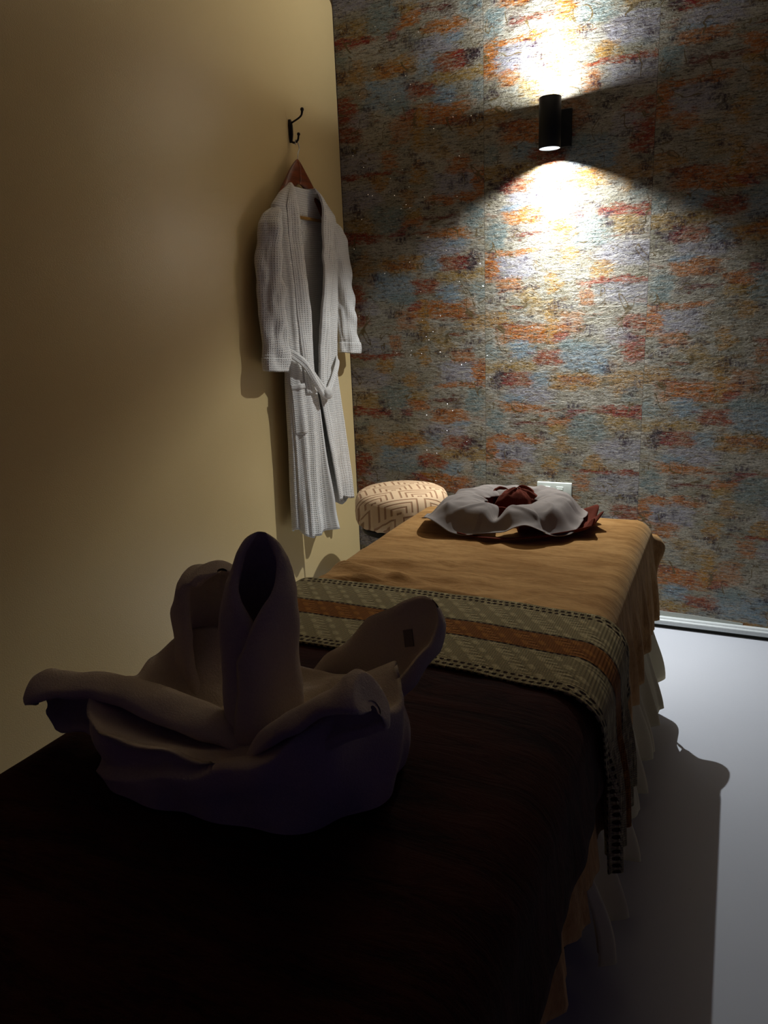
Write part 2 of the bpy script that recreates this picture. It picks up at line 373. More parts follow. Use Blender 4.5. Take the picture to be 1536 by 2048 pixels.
def tube(bm, pts, rad, seg=10, flat=1.0, sub=6):
    """round bar through the points (Catmull-Rom); rad a number or one per point"""
    P = [Vector(p) for p in pts]; R = rad if isinstance(rad, (list, tuple)) else [rad]*len(P)
    q, rr = [], []
    for i in range(len(P)-1):
        p0, p1, p2, p3 = P[max(i-1, 0)], P[i], P[i+1], P[min(i+2, len(P)-1)]
        for k in range(sub):
            t = k/sub
            q.append(.5*((2*p1)+(p2-p0)*t+(2*p0-5*p1+4*p2-p3)*t*t+(3*p1-p0-3*p2+p3)*t**3)); rr.append(R[i]*(1-t)+R[i+1]*t)
    q.append(P[-1]); rr.append(R[-1])
    rings = []; n = None
    for i, p in enumerate(q):
        t = (q[min(i+1, len(q)-1)]-q[max(i-1, 0)]).normalized()
        if n is None: n = t.orthogonal().normalized()
        n = (n - t*n.dot(t)).normalized(); b = t.cross(n)
        rings.append([bm.verts.new(p+(n*cos(2*pi*j/seg)+b*sin(2*pi*j/seg)*flat)*rr[i]) for j in range(seg)])
    for a, b in zip(rings, rings[1:]):
        for j in range(seg): bm.faces.new((a[j], a[(j+1) % seg], b[(j+1) % seg], b[j]))
    bm.faces.new(rings[0][::-1]); bm.faces.new(rings[-1])
def grid(name, fn, nu, nv, mat, parent=None, uv=None, closeu=False, thick=0.0, off=-1.0):
    """surface fn(u,v) 0..1; uv(u,v) -> texture coordinates; thickness by a Solidify modifier"""
    vs = [fn(i/nu, j/nv) for j in range(nv+1) for i in range(nu+(0 if closeu else 1))]
    w = nu if closeu else nu+1
    fs, us = [], []
    for j in range(nv):
        for i in range(nu):
            i2 = (i+1) % w
            fs.append((j*w+i, j*w+i2, (j+1)*w+i2, (j+1)*w+i))
            us.append(((i/nu, j/nv), ((i+1)/nu, j/nv), ((i+1)/nu, (j+1)/nv), (i/nu, (j+1)/nv)))
    me = bpy.data.meshes.new(name); me.from_pydata(vs, [], fs)
    if uv:
        L = me.uv_layers.new(name='UVMap'); k = 0
        for q in us:
            for c in q: L.data[k].uv = uv(*c); k += 1
    for p in me.polygons: p.use_smooth = True
    me.update()
    o = link(name, me, mat, parent)
    if thick:
        m = o.modifiers.new('thickness', 'SOLIDIFY'); m.thickness = thick; m.offset = off
    return o
def sm(x, a, b):
    t = min(1, max(0, (x-a)/(b-a))); return t*t*(3-2*t)
def nz(x, y=0., z=0.): return noise.noise(Vector((x, y, z)))
def lerp(tab, x):
    if x <= tab[0][0]: return tab[0][1]
    for (a, p), (b, q) in zip(tab, tab[1:]):
        if x <= b:
            t = (x-a)/(b-a); return p+(q-p)*t
    return tab[-1][1]

# ================================================================== the room
def structure(o): o['kind'] = 'structure'; return o
structure(boxobj('floor', (-.3, -3.6, -.06), (2.9, .02, 0), 'floor'))
structure(boxobj('wall_back', (-.06, 0, -.03), (2.9, .1, 2.73), 'paper'))
# the left wall is a partition whose top corner is just in the picture
bm = bmesh.new()
pts = [(-3.6, -.03), (-.004, -.03)] + [(-.004, 2.05)] + [(-.034+.03*cos(a)-.0, 2.12+.03*sin(a)) for a in [i*pi/12 for i in range(0, 7)]] + [(-3.6, 2.15)]
A = [bm.verts.new((0, y, z)) for y, z in pts]; B = [bm.verts.new((-.08, y, z)) for y, z in pts]
bm.faces.new(A); bm.faces.new(B[::-1])
for i in range(len(pts)):
    j = (i+1) % len(pts); bm.faces.new((A[i], B[i], B[j], A[j]))
structure(frombm('wall_left', bm, 'cream', smooth=False))
structure(boxobj('ceiling', (-.9, -3.6, 2.6), (2.9, .1, 2.68), 'ceil'))
# baseboard; the gap under it is filled by a shade-coloured strip
bm = bmesh.new()
prof = [(0, .014), (-.017, .014), (-.018, .018), (-.018, .028), (-.0165, .0305), (-.013, .0325), (-.011, .0375), (-.0085, .040), (0, .040)]
def extr(bm, prof, x0, x1):
    a = [bm.verts.new((x0, y, z)) for y, z in prof]; b = [bm.verts.new((x1, y, z)) for y, z in prof]
    n = len(prof)
    for i in range(n): bm.faces.new((a[i], a[(i+1) % n], b[(i+1) % n], b[i]))
    bm.faces.new(a); bm.faces.new(b[::-1])
extr(bm, prof, 0.001, 2.9)
structure(frombm('baseboard_back', bm, 'skirtw', smooth=False))
structure(boxobj('gap_shade_strip', (0.001, -.008, 0.0), (2.9, 0, .0139), 'dark'))  # dark colour stands in for the shadow below the baseboard
bm = bmesh.new()
v = [bm.verts.new(p) for p in [(1.0, -.0012, .040), (1.43, -.0012, .0405), (1.43, -.0012, .047), (1.29, -.0012, .055), (1.0, -.0012, .062)]]
bm.faces.new(v); r = bmesh.ops.extrude_face_region(bm, geom=bm.faces[:]); bmesh.ops.translate(bm, verts=[x for x in r['geom'] if isinstance(x, bmesh.types.BMVert)], vec=(0, .0012, 0))
structure(frombm('trim_2', bm, 'beige', smooth=False))

# ================================================================== sconce
sc = thing('wall_sconce', (SC.x, 0, SC_BOT), 'black cylindrical up and down wall light mounted on the patterned wallpaper', 'wall lamp')
bm = bmesh.new()
R = SC_R
rg = lathe(bm, [(R-.003, SC_TOP-.006), (R-.003, SC_TOP-.0005), (R-.001, SC_TOP), (R, SC_TOP-.001), (R, SC_BOT+.001), (R-.001, SC_BOT), (R-.003, SC_BOT+.0005), (R-.003, SC_BOT+.024)], (SC.x, SC.y), 64)
frombm('lamp_body', bm, 'blk', sc)
bm = bmesh.new()
box(bm, (SC.x-.036, -.012, 1.590), (SC.x+.052, 0, 1.700), .002)
box(bm, (SC.x-.010, SC.y+R-.003, 1.635), (SC.x+.010, -.010, 1.665), .001)
frombm('mounting_plate', bm, 'blk', sc, False)
for nm, z, s in (('upper_lens', SC_TOP-.006, 1), ('lower_lens', SC_BOT+.024, -1)):
    bm = bmesh.new()
    rr = lathe(bm, [(R-.0035, z), (R-.009, z+s*.001), (.012, z+s*.0025), (.004, z+s*.003)], (SC.x, SC.y), 40); cap(bm, rr[-1])
    frombm(nm, bm, 'lens', sc)
a = lamp('down_light', (SC.x, SC.y, SC_BOT+.0195), (0.10, -.03, -1), **LAMP_DOWN)
b = lamp('up_light', (SC.x, SC.y, SC_TOP-.0015), (-.08, -.06, 1), **LAMP_UP)
for l in (a, b): l.parent = sc; l.matrix_parent_inverse = Matrix.Translation(-sc.location)

# ================================================================== outlet
ot = thing('wall_outlet', (.791, 0, .42), 'white double power outlet low on the patterned wall behind the face cushion', 'power outlet')
boxobj('cover_plate', (.7295, -.009, .424), (.8525, 0, .499), 'outlet', ot, .003, True)
for k, x in enumerate((.765, .811)):
    bm = bmesh.new(); box(bm, (x-.0125, -.0125, .446), (x+.0125, -.007, .484), .0015); m = frombm('socket', bm, 'outlet', ot, False)
    bm = bmesh.new()
    for (dx, z, w, h) in ((-.0045, .4635, .0016, .007), (.0045, .4635, .0016, .007), (0, .4555, .003, .003)):
        box(bm, (x+dx-w, -.0129, z-h/2), (x+dx+w, -.0115, z+h/2))
    frombm('socket_slot', bm, 'hole', m, False)
    bm = bmesh.new(); box(bm, (x-.011, -.015, .4745), (x+.011, -.0115, .4775), .0008); frombm('socket_shutter', bm, 'outlet', m, False)

# ================================================================== stool
st = thing('round_stool', (.275, -.235, 0), 'round stool with a beige key patterned cushion in the corner behind the bed', 'stool')
bm = bmesh.new()
cx, cy = .300, -.242; RS = .165
prof = [(.02, .374), (.10, .372), (RS-.02, .376), (RS-.006, .385), (RS+.001, .400), (RS+.003, .43), (RS+.001, .462), (RS-.004, .479), (RS-.012, .491), (RS-.026, .499), (RS-.05, .505), (.08, .5115), (.03, .5135), (.004, .5138)]
rings = lathe(bm, prof, (cx, cy), 96)
for rg in rings:
    for v in rg:
        a = math.atan2(v.co.y-cy, v.co.x-cx)
        if v.co.z < .47:
            k = (.47-v.co.z)/.1
            d = Vector((cos(a), sin(a), 0)); v.co += d*(.004*k*sin(a*17+nz(a*3)*3)+.003*k*sin(a*31))
cap(bm, rings[-1]); cap(bm, rings[0][::-1])
frombm('seat_cushion', bm, 'key', st)
bm = bmesh.new(); q = lathe(bm, [(.14, .352), (.145, .356), (.145, .372), (.14, .374)], (cx, cy), 48); cap(bm, q[0][::-1]); cap(bm, q[-1]); frombm('seat_plate', bm, 'blk', st)
bm = bmesh.new(); q = lathe(bm, [(.025, .07), (.025, .22), (.014, .222), (.014, .353)], (cx, cy), 24); cap(bm, q[0][::-1]); cap(bm, q[-1]); frombm('column', bm, 'chrome', st)
for k in range(5):
    a = 2*pi*k/5+.3; e = Vector((cx+.19*cos(a), cy+.19*sin(a), .055))
    bm = bmesh.new(); tube(bm, [(cx+.02*cos(a), cy+.02*sin(a), .085), (cx+.1*cos(a), cy+.1*sin(a), .078), e], [.016, .013, .010], 10, .8); leg = frombm('leg', bm, 'chrome', st)
    bm = bmesh.new(); t = Vector((-sin(a), cos(a), 0))
    for s in (-1, 1):
        c = Vector((e.x, e.y, .024))+t*s*.008
        vs = [[bm.verts.new(c+t*s2*.005+Vector((cos(a)*cos(q)*.0235, sin(a)*cos(q)*.0235, sin(q)*.0235))) for q in [2*pi*i/20 for i in range(20)]] for s2 in (-1, 1)]
        for i in range(20): bm.faces.new((vs[0][i], vs[0][(i+1) % 20], vs[1][(i+1) % 20], vs[1][i]))
        bm.faces.new(vs[0]); bm.faces.new(vs[1][::-1])
    box(bm, (e.x-.004, e.y-.004, .024), (e.x+.004, e.y+.004, .055)); frombm('caster', bm, 'blk', leg)

# ================================================================== massage table
X0, X1, Y0, Y1, ZT = .545, 1.182, -2.46, -.625, .558
mt = thing('massage_table', ((X0+X1)/2, (Y0+Y1)/2, 0), 'massage table standing along the cream wall under layered blankets', 'massage table')
boxobj('table_top', (X0+.012, Y0+.012, .49), (X1-.012, Y1-.012, ZT-.006), 'vinyl', mt, .03, True)
boxobj('frame', (X0+.03, Y0+.03, .435), (X1-.03, Y1-.03, .489), 'tblwood', mt, .004)
for x in (X0+.055, X1-.055):
    for y in (Y0+.22, Y1-.22, (Y0+Y1)/2+.05, (Y0+Y1)/2-.05):
        boxobj('leg', (x-.02, y-.022, 0.0), (x+.02, y+.022, .436), 'tblwood', mt, .004)
for y in (Y0+.22, Y1-.22): boxobj('crossbar', (X0+.074, y-.012, .16), (X1-.074, y+.012, .20), 'tblwood', mt, .003)

# draping: a flat sheet coordinate (a,b) laid over the table
def drape(a, b, off, R=.042, fold=.012, flare=.06, k=46., seed=0., kk=1.0, wr=0.0, x0=X0, x1=X1, y0=Y0, y1=Y1, zt=ZT, ground=.02):
    ix0, ix1, iy0, iy1 = x0+R, x1-R, y0+R, y1-R
    cx, cy = min(max(a, ix0), ix1), min(max(b, iy0), iy1)
    dx, dy = a-cx, b-cy; d = math.hypot(dx, dy)
    wz = wr
    if d < 1e-9: return (a, b, zt+off+wz)
    nx, ny = dx/d, dy/d
    q = R*pi/2
    if d < q:
        t = d/R
        return (cx+nx*(R+off)*sin(t), cy+ny*(R+off)*sin(t), zt-R+(R+off+wz*(1-d/q))*cos(t))
    dd = d-q
    ang = math.atan2(ny, nx)
    t = cx*1.0+cy*1.0 + ang*.11; flare = flare*(1+.5*sm(-cy, 1.5, 1.8)) if flare == .085 else flare
    f = fold*sm(dd, 0, .16)*(sin(k*t+seed+2.2*nz(t*5, seed))+.5*sin(k*2.3*t+seed*2+3*nz(t*9, seed+4)))
    f += fold*.8*sm(dd, 0, .3)*nz(t*7, dd*3, seed)
    if abs(nx*ny) > .02: f += .030*kk*math.exp(-((dd-.035)/.045)**2)*(2*abs(nx*ny))**2-.02*sm(dd, .08, .25)*2*abs(nx*ny)
    rr = R+off+flare*dd+f+ .004*sm(dd, 0, .1)
    return (cx+nx*rr, cy+ny*rr, max(ground, zt-R-dd*.985))
def sheet(name, a0, a1, b0, b1, off, mat, thick, res=.012, top=None, hem=None, parent=None, uv=None, **kw):
    nu, nv = int((a1-a0)/res), int((b1-b0)/res)
    def fn(u, v):
        a = a0+(a1-a0)*u; b = b0+(b1-b0)*v
        if hem: a, b = hem(a, b, u, v)
        return drape(a, b, off, wr=top(a, b) if top else 0., **kw)
    return grid(name, fn, nu, nv, mat, parent, uv=(lambda u, v: uv(u, v)) if uv else None, thick=thick, off=-1.0)
q = .042*pi/2-.042                     # extra cloth taken by the rounded edge
def hang(edge, z): return edge-.042+.042*pi/2+(ZT-.042-z)/.985      # sheet coordinate that ends at height z
# white gathered valance on the open side, round the head end
def skirt_fn(u, v):
    # path: right side from y=-1.63 to head, round the head end
    Ls = (Y1-.02)-(-1.64); Lh = X1-X0-.04; s = u*(Ls+Lh)
    dep = v
    if s < Ls: p = Vector((X1+.004, -1.64+s)); n = Vector((1, 0))
    else: p = Vector((X1-.02-(s-Ls), Y1+.004)); n = Vector((0, 1))
    c = sm(abs(s-Ls), 0, .05)
    if c < 1:
        t = (s-Ls)/.1+.5; n = Vector((cos(t*pi/2), sin(t*pi/2)))
        if s < Ls: p = Vector((X1+.004-.0, -1.64+s))
    w = sin(s*52+2.5*nz(s*4))+.45*sin(s*117+2*nz(s*9, 3))+.6*nz(s*15, dep*2)
    lo = sm(dep, .40, 1.)
    amp = .001+.003*dep+.016*lo
    e = -.018+.022*dep+.030*lo+amp*w
    z = .50-(.50-.105)*dep + .010*nz(s*11, 7)*dep + .006*sin(s*60)*dep
    dr = .012*dep*cos(s*52+2.5*nz(s*4))
    tx = Vector((-n.y, n.x))
    return (p.x+n.x*e+tx.x*dr, p.y+n.y*e+tx.y*dr, z)
grid('bed_skirt', skirt_fn, 520, 26, 'skirt', None, thick=.0015)
setp(bpy.data.objects['bed_skirt'], 'off-white gathered valance hanging below the ochre blanket at the table side', 'bed skirt')
# ochre velour blanket
def och_top(a, b):
    w = .0030*nz(a*9, b*5, 1)+.0018*nz(a*25, b*14, 2)
    # drag lines running from the wall side toward the runner
    for (x, y, dx, dy, L, A, s) in ((.62, -1.32, .9, .35, .20, .0075, .014), (.74, -1.27, .93, -.3, .17, .006, .013), (.80, -1.33, .95, .1, .12, .005, .012), (.60, -1.22, .98, -.15, .16, .005, .014), (.95, -1.30, .7, .6, .12, .003, .016), (.72, -1.15, .9, .25, .2, .003, .02), (.70, -1.30, .96, -.08, .22, .005, .010), (.88, -1.26, .8, -.5, .10, .003, .012), (1.02, -1.31, .5, .8, .08, .003, .012), (.62, -1.10, .95, -.2, .12, .002, .016)):
        l = math.hypot(dx, dy); dx, dy = dx/l, dy/l
        t = (a-x)*dx+(b-y)*dy; e = -(a-x)*dy+(b-y)*dx
        w += 1.9*A*math.exp(-(e/s)**2)*math.exp(-(t/L)**2*1.2)
    return w
oz = .315
def och_hem(a, b, u, v): return a + (.02*nz(b*3)+.006*nz(b*14))*sm(u, .8, 1), b
o = sheet('ochre_blanket', 2*.5*(X0)-.20, hang(X1, oz), Y0-.2, hang(Y1, .43), .004, 'ochre', .004, res=.0105, top=och_top, hem=och_hem, fold=.009, flare=.085, k=58., seed=1.3, kk=1.5)
setp(o, 'ochre velour blanket spread over the whole massage table', 'blanket')
# dark brown blanket over the foot part
def br_top(a, b): return .004*nz(a*7, b*6, 5)+.002*nz(a*21, b*17, 6)
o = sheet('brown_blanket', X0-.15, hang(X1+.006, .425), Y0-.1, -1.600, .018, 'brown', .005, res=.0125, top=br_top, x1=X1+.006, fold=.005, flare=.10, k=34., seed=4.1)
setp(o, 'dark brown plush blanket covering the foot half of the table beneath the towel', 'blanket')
# woven runner
RU0, RU1 = X0-.12, hang(X1+.014, .30)
def rn_hem(a, b, u, v):
    s = sm(a, X1-.02, X1+.16)
    m = -1.545
    b2 = m+(b-m)*(1-.34*s)
    # the sheet bows toward the foot near the right edge as in the photo
    bow = -.018*sm(a, .95, X1)
    return a + (.05*(.5-v) if u > .5 else 0)*sm(u, .75, 1), b2+bow-.004*nz(a*6)
o = sheet('table_runner', RU0, RU1, -1.640, -1.352, .024, 'runner', .003, res=.005, top=lambda a, b: .0015*nz(a*18, b*18, 8), hem=rn_hem,
          uv=lambda u, v: (u*(RU1-RU0), v), x1=X1+.014, fold=.010, flare=.05, k=150., seed=2.2)
setp(o, 'woven cream and ochre table runner laid across the middle of the blankets', 'table runner')

# ================================================================== face cushion and its cover
FC = Vector((.838, -.775))
fc = thing('face_cushion', (FC.x, FC.y, ZT+.006), 'dark brown horseshoe shaped face cushion at the head of the table', 'cushion')
zb = ZT+.008
# horseshoe tube: open toward the foot
bm = bmesh.new()
pts = []
for i in range(15):
    a = math.radians(-68+i*(316/14)); pts.append((FC.x+.128*cos(a)*1.08, FC.y+.012+.118*sin(a), zb+.024))
tube(bm, pts, [.024]+[.029]*13+[.024], 20, 1.0, 5)
for v in bm.verts:
    v.co.z = zb+(v.co.z-zb)*.95 if v.co.z > zb else zb
    v.co += Vector((nz(v.co.x*30, v.co.y*30), nz(v.co.x*30, 5+v.co.y*30), 0))*.004
frombm('padding', bm, 'brownf', fc)
# gathered brown inner lining standing up in the hole
def lin(u, v):
    a = u*2*pi
    w = sin(a*6+2*nz(a))+.4*nz(a*6, 3)
    r = .050+.016*v+.007*w*v
    far = .5+.5*sin(a)
    z = zb+.010+v*(.028+.030*far)+.006*w*v
    return (FC.x+.006+r*1.15*cos(a), FC.y+.035+r*sin(a)*.95, z)
grid('lining', lin, 120, 14, 'brownf', fc, closeu=True, thick=.003)
def knot(u, v):
    a = u*2*pi; t = v*pi/2
    w = sin(a*5+1)+.6*nz(a*2, v*4)
    r = (.060+.007*w)*cos(t)+.002
    return (FC.x+.012+r*1.1*cos(a), FC.y+.050+r*sin(a)*.72, zb+.012+.064*sin(t)+.006*nz(a*3, v*5, 2))
grid('crumpled_centre', knot, 72, 14, 'brownf', fc, closeu=True)
# brown frill round the outside
def frill(u, v):
    a = u*2*pi
    w = sin(a*15+2.5*nz(a*1.3))+.5*nz(a*5, 2)
    rt = sm(c_ if (c_:=cos(a)) > 0 else 0, .3, .95)
    rx, ry = .165+(.012+.040*rt)*v+.008*w*v, .165+.022*v+.008*w*v
    e = 1+.05*cos(2*a)
    z = zb+.004+.004*w*v+(.022+.009*w)*rt*sm(v, .5, 1)
    if sin(a) < -.3: z = zb+.003+.004*v+.003*w*v+.012*rt*sm(v, .6, 1)
    return (FC.x+.004+rx*cos(a)*e, FC.y+ry*sin(a), max(zb+.001, z))
grid('frill', frill, 260, 10, 'brownf', fc, closeu=True, thick=.002)
# grey disposable cover
def cov(u, v):
    a = u*2*pi
    c, s = cos(a), sin(a)
    front = sm(-s, .2, .95)
    # outer outline
    se = (abs(c)**3.4+abs(s)**3.4)**(-1/3.4)
    ro_x, ro_y = .196*se, .180*se
    ro_x += .012*nz(a*2.2, 3); ro_y += .012*nz(a*2.2, 8)
    lob = sin(a*5.0+.9+1.2*nz(a*.8, 3))+.3*sin(a*11+1)
    if c > .6: ro_x -= .010
    if c < -.2 and s < -.2: ro_x += .022; ro_y += .006
    notch = math.exp(-((a-1.5*pi)/.16)**2)
    ri_x, ri_y = .068+.006*sin(a*7)+.004*sin(a*15), .062+.006*sin(a*5+2)+.004*nz(a*8)
    ri_y += .045*notch
    px = ri_x+(ro_x-ri_x)*v; py = ri_y+(ro_y-ri_y)*v
    prof = sin(pi*min(1, .20+v*.72))**.75
    z = zb+.012+.058*prof*(1-.55*notch*(1-v*.3))-.008*v
    hemz = zb+.014+.008*front+.015*lob*(.3+.7*front)
    z = z*(1-sm(v, .62, 1))+max(zb+.004, hemz)*sm(v, .62, 1)
    z += .0022*sin(a*11+3*v+2*nz(a*2, v*2))*sm(v, .1, .9)+.0022*nz(a*5, v*7, 4)
    for (a0, v0, sl, A) in ((3.9, .6, 1.1, .005), (4.3, .5, -.7, .004), (5.2, .55, .9, .005), (5.6, .6, -1.2, .004), (2.9, .6, .5, .004), (.3, .6, -.6, .004), (1.2, .5, .4, .003), (4.95, .7, .1, .004)):
        q_ = (a-a0)-sl*(v-v0); z += A*math.exp(-(q_/.06)**2)*math.exp(-((v-v0)/.3)**2)
    x = FC.x+.004+px*c; y = FC.y+.008+py*s
    return (x, y, z)
o = grid('face_cushion_cover', cov, 300, 44, 'nonw', None, closeu=True, thick=.0012)
setp(o, 'wrinkled grey disposable cover with a centre hole lying over the face cushion', 'cushion cover')

# ================================================================== coat hook
HY = -.345
hk = thing('coat_hook', (0, HY, 1.64), 'dark bronze double coat hook screwed to the cream wall above the robe', 'coat hook')
bm = bmesh.new()
tube(bm, [(.004, HY, 1.644), (.006, HY, 1.668), (.006, HY, 1.695), (.004, HY, 1.712)], [.004, .0075, .0075, .004], 12, .8)
frombm('back_plate', bm, 'bronze', hk)
bm = bmesh.new()
tube(bm, [(.006, HY, 1.700), (.020, HY, 1.705), (.038, HY, 1.712), (.048, HY, 1.719), (.052, HY, 1.731)], [.0032, .0028, .0028, .003, .004], 10)
bmesh.ops.create_uvsphere(bm, u_segments=14, v_segments=10, radius=.0060, matrix=Matrix.Translation((.052, HY, 1.735)))
frombm('upper_prong', bm, 'bronze', hk)
bm = bmesh.new()
tube(bm, [(.005, HY, 1.650), (.012, HY, 1.644), (.022, HY, 1.644), (.030, HY, 1.650), (.033, HY, 1.662)], [.0036, .0034, .003, .003, .003], 10)
bmesh.ops.create_uvsphere(bm, u_segments=14, v_segments=10, radius=.0052, matrix=Matrix.Translation((.0335, HY, 1.666)))
frombm('lower_prong', bm, 'bronze', hk)

# ================================================================== hanger
hg = thing('coat_hanger', (.030, -.365, 1.40), 'reddish brown wooden coat hanger holding the white robe', 'clothes hanger')
HX = .032; HC = -.360
bm = bmesh.new()
tube(bm, [(.022, HY-.004, 1.636), (.021, HY-.001, 1.6488), (.024, HY+.002, 1.6492), (.027, HY+.006, 1.638), (.029, HY+.006, 1.624), (.031, HC+.008, 1.609), (HX, HC+.004, 1.598), (HX, HC, 1.585)], .0016, 8)
frombm('hook', bm, 'chrome', hg)
bm = bmesh.new()
def arm(s):
    rows = []
    for i in range(22):
        t = i/21
        y = HC+s*.172*t
        ztop = 1.592-.185*t**1.28
        if t < .12: ztop -= .004*(1-t/.12)*0
        h = .058*(1-t)**.8+.018
        zb_ = ztop-h
        wd = .007+.010*sm(t, .1, .9)
        rows.append([bm.verts.new((HX+wd*cos(q), y, (ztop+zb_)/2+h/2*sin(q))) for q in [2*pi*j/14 for j in range(14)]])
    for a, b in zip(rows, rows[1:]):
        for j in range(14): bm.faces.new((a[j], a[(j+1) % 14], b[(j+1) % 14], b[j]))
    bm.faces.new(rows[-1]); bm.faces.new(rows[0][::-1])
arm(1); arm(-1)
frombm('shoulder_bar', bm, 'wood', hg)
bm = bmesh.new(); tube(bm, [(HX+.004, HC-.155, 1.415), (HX+.004, HC+.155, 1.415)], .0052, 10); frombm('trouser_rod', bm, 'rod', hg)

# ================================================================== bathrobe
rb = thing('bathrobe', (.05, -.38, .38), 'white waffle bathrobe hanging from a wooden hanger on the cream wall', 'bathrobe')
yc_t = [(.37, -.375), (.70, -.378), (.90, -.390), (1.42, -.368), (1.50, -.378)]
b_t = [(.37, .188), (.55, .182), (.80, .168), (.93, .158), (1.10, .172), (1.38, .195), (1.432, .188), (1.474, .130), (1.500, .074), (1.52, .060)]
d_t = [(.37, .040), (.80, .032), (.93, .027), (1.20, .034), (1.40, .028), (1.46, .021), (1.51, .018)]
gapL = [(.37, -.005), (.84, -.015), (.95, -.030), (1.15, -.055), (1.35, -.078), (1.47, -.074), (1.51, -.068)]
gapR = [(.37, .004), (.84, -.010), (.95, -.004), (1.15, .012), (1.35, .048), (1.47, .070), (1.51, .066)]
def robe_pt(s, z, off=0.0, L=None, Rr=None):
    yc, bb, dd = lerp(yc_t, z), lerp(b_t, z), lerp(d_t, z)
    gl, gr = lerp(gapL, z), lerp(gapR, z)
    # superellipse: phi=0 front centre, negative to the camera side
    aL = -math.asin(max(-1, min(1, -gl/bb*1.0))) if gl < 0 else math.asin(gl/bb)
    aR = 2*pi+math.asin(max(-1, min(1, gr/bb)))
    aL = math.asin(max(-1, min(1, gl/bb)))
    ph = aL-(s)*(2*pi-(math.asin(max(-1, min(1, gr/bb)))-aL))
    sx, sy = cos(ph), sin(ph)
    ex = abs(sx)**.75*(1 if sx > 0 else -1); ey = abs(sy)**.85*(1 if sy > 0 else -1)
    x = .052+dd*ex*(1 if sx > 0 else .85); y = yc+bb*ey
    low = sm(1.46-z, 0, .9); fr = max(0, sx)
    hemk = sm(.95-z, 0, .5)
    w = sin(ph*7+1.2+2.0*nz(ph*1.5, z*.8))*(.25+.75*hemk)+.5*sin(ph*15+z*2+3*nz(ph*3, z*1.4, 4))
    amp = (.0020+.0060*low+.014*hemk)*(.35+.65*fr)
    # vertical tension folds above the waist
    up_ = sm(z, .95, 1.1)*(1-sm(z, 1.38, 1.46))
    w2 = sin(ph*12+z*5+2*nz(ph*2, z*2, 7))
    e = amp*w+.0055*up_*w2*fr
    e += .006*nz(y*22, z*11, 3)*fr+.004*nz(y*40, z*22, 5)*fr*up_
    n = Vector((sx*1.0, sy*.5, 0))
    x += n.x*(e+off); y += n.y*(e+off)
    return Vector((max(.007, x), y, z))
def hemz(s):
    # the camera-side front hangs lowest, the far side is hitched up
    return .395+.03*sm(s, .05, .45)-.035*math.exp(-((s-.05)/.06)**2)+.045*sm(s, .70, .95)+.010*sin(s*34)
def body(u, v):
    zt_ = 1.505-.030*sm(abs(u-.5), 0, .5)*0
    # shoulders: top edge dips at the front
    z = hemz(u)+(zt_-hemz(u))*v
    p = robe_pt(u, z)
    return p
grid('robe_body', body, 220, 130, 'waffle', rb, uv=lambda u, v: (u*.9, v*1.1), thick=.003)
def collar(side):
    def f(u, v):
        z = .86+(1.507-.86)*v
        w = .075*u
        s = w if side < 0 else 1-w
        k = sin(pi*u)
        return robe_pt(s, z, .0045+.0045*k)
    return f
grid('collar', collar(-1), 8, 70, 'waffle', rb, uv=lambda u, v: (u*.04, v*.7), thick=.0035, off=0)
grid('collar', collar(1), 8, 70, 'waffle', rb, uv=lambda u, v: (u*.04, v*.7), thick=.0035, off=0)
# neckband at the back with its woven label
def neck(u, v):
    y = -.378-.066+.132*u
    return Vector((.030+.010*sin(pi*u)*-1+.0, y, 1.488-.040*v-.006*sin(pi*u)))
grid('neckband', neck, 16, 6, 'waffle', rb, uv=lambda u, v: (u*.14, v*.04), thick=.003)
lb = boxobj('label', (.0335, -.412, 1.468), (.0350, -.386, 1.474), 'lbl', rb)
# sleeves
def sleeve(side):
    tabs = dict(
        y=[(0, -.368+side*.165), (.12, -.368+side*.205), (.35, -.368+side*.232), (1, -.368+side*.246)] if side < 0 else [(0, -.368+.160), (.15, -.368+.205), (.5, -.368+.235), (1, -.368+.262)],
        w=[(0, .030), (.12, .046), (.5, .050), (1, .053)], d=[(0, .014), (.15, .026), (.6, .028), (1, .024)])
    z0, z1 = (1.437, .948) if side < 0 else (1.425, .972)
    def f(u, v):
        a = 2*pi*u; z = z0+(z1-z0)*v
        e = .0055*sin(a*3+z*7+side)+.008*nz(cos(a)*2+side, z*18, sin(a)*2)+.003*sin(z*70+a*2)*sm(v, .1, .5)*(.5+.5*sin(a+1))
        w, d = lerp(tabs['w'], v)+e, lerp(tabs['d'], v)+e
        top = 1-.75*(1-sm(v, 0, .07))
        x = .054+d*cos(a)*top; y = lerp(tabs['y'], v)+w*sin(a)*top
        zz = z+.012*sm(v, .9, 1)*cos(a)*-.3 + (-.004*sin(a) if v > .9 else 0)
        return Vector((max(.006, x), y, zz))
    return f
for s_ in (-1, 1):
    o = grid('sleeve', sleeve(s_), 56, 110, 'waffle', rb, uv=lambda u, v: (u*.26, v*.5), closeu=True, thick=.003)
    def cuff(u, v, s_=s_):
        p = sleeve(s_)(u, .925+.08*v); c = sleeve(s_)(0, .95)
        cy_ = lerp([(0, 0), (1, 0)], 0)+(-.368+(-.246 if s_ < 0 else .262))
        d = Vector((p.x-.054, p.y-cy_, 0))
        if d.length > 1e-6: p = p+d.normalized()*.0028
        p.x = max(.004, p.x)
        return p
    grid('cuff', cuff, 56, 8, 'waffle', o, uv=lambda u, v: (u*.26, v*.04), closeu=True, thick=.003)
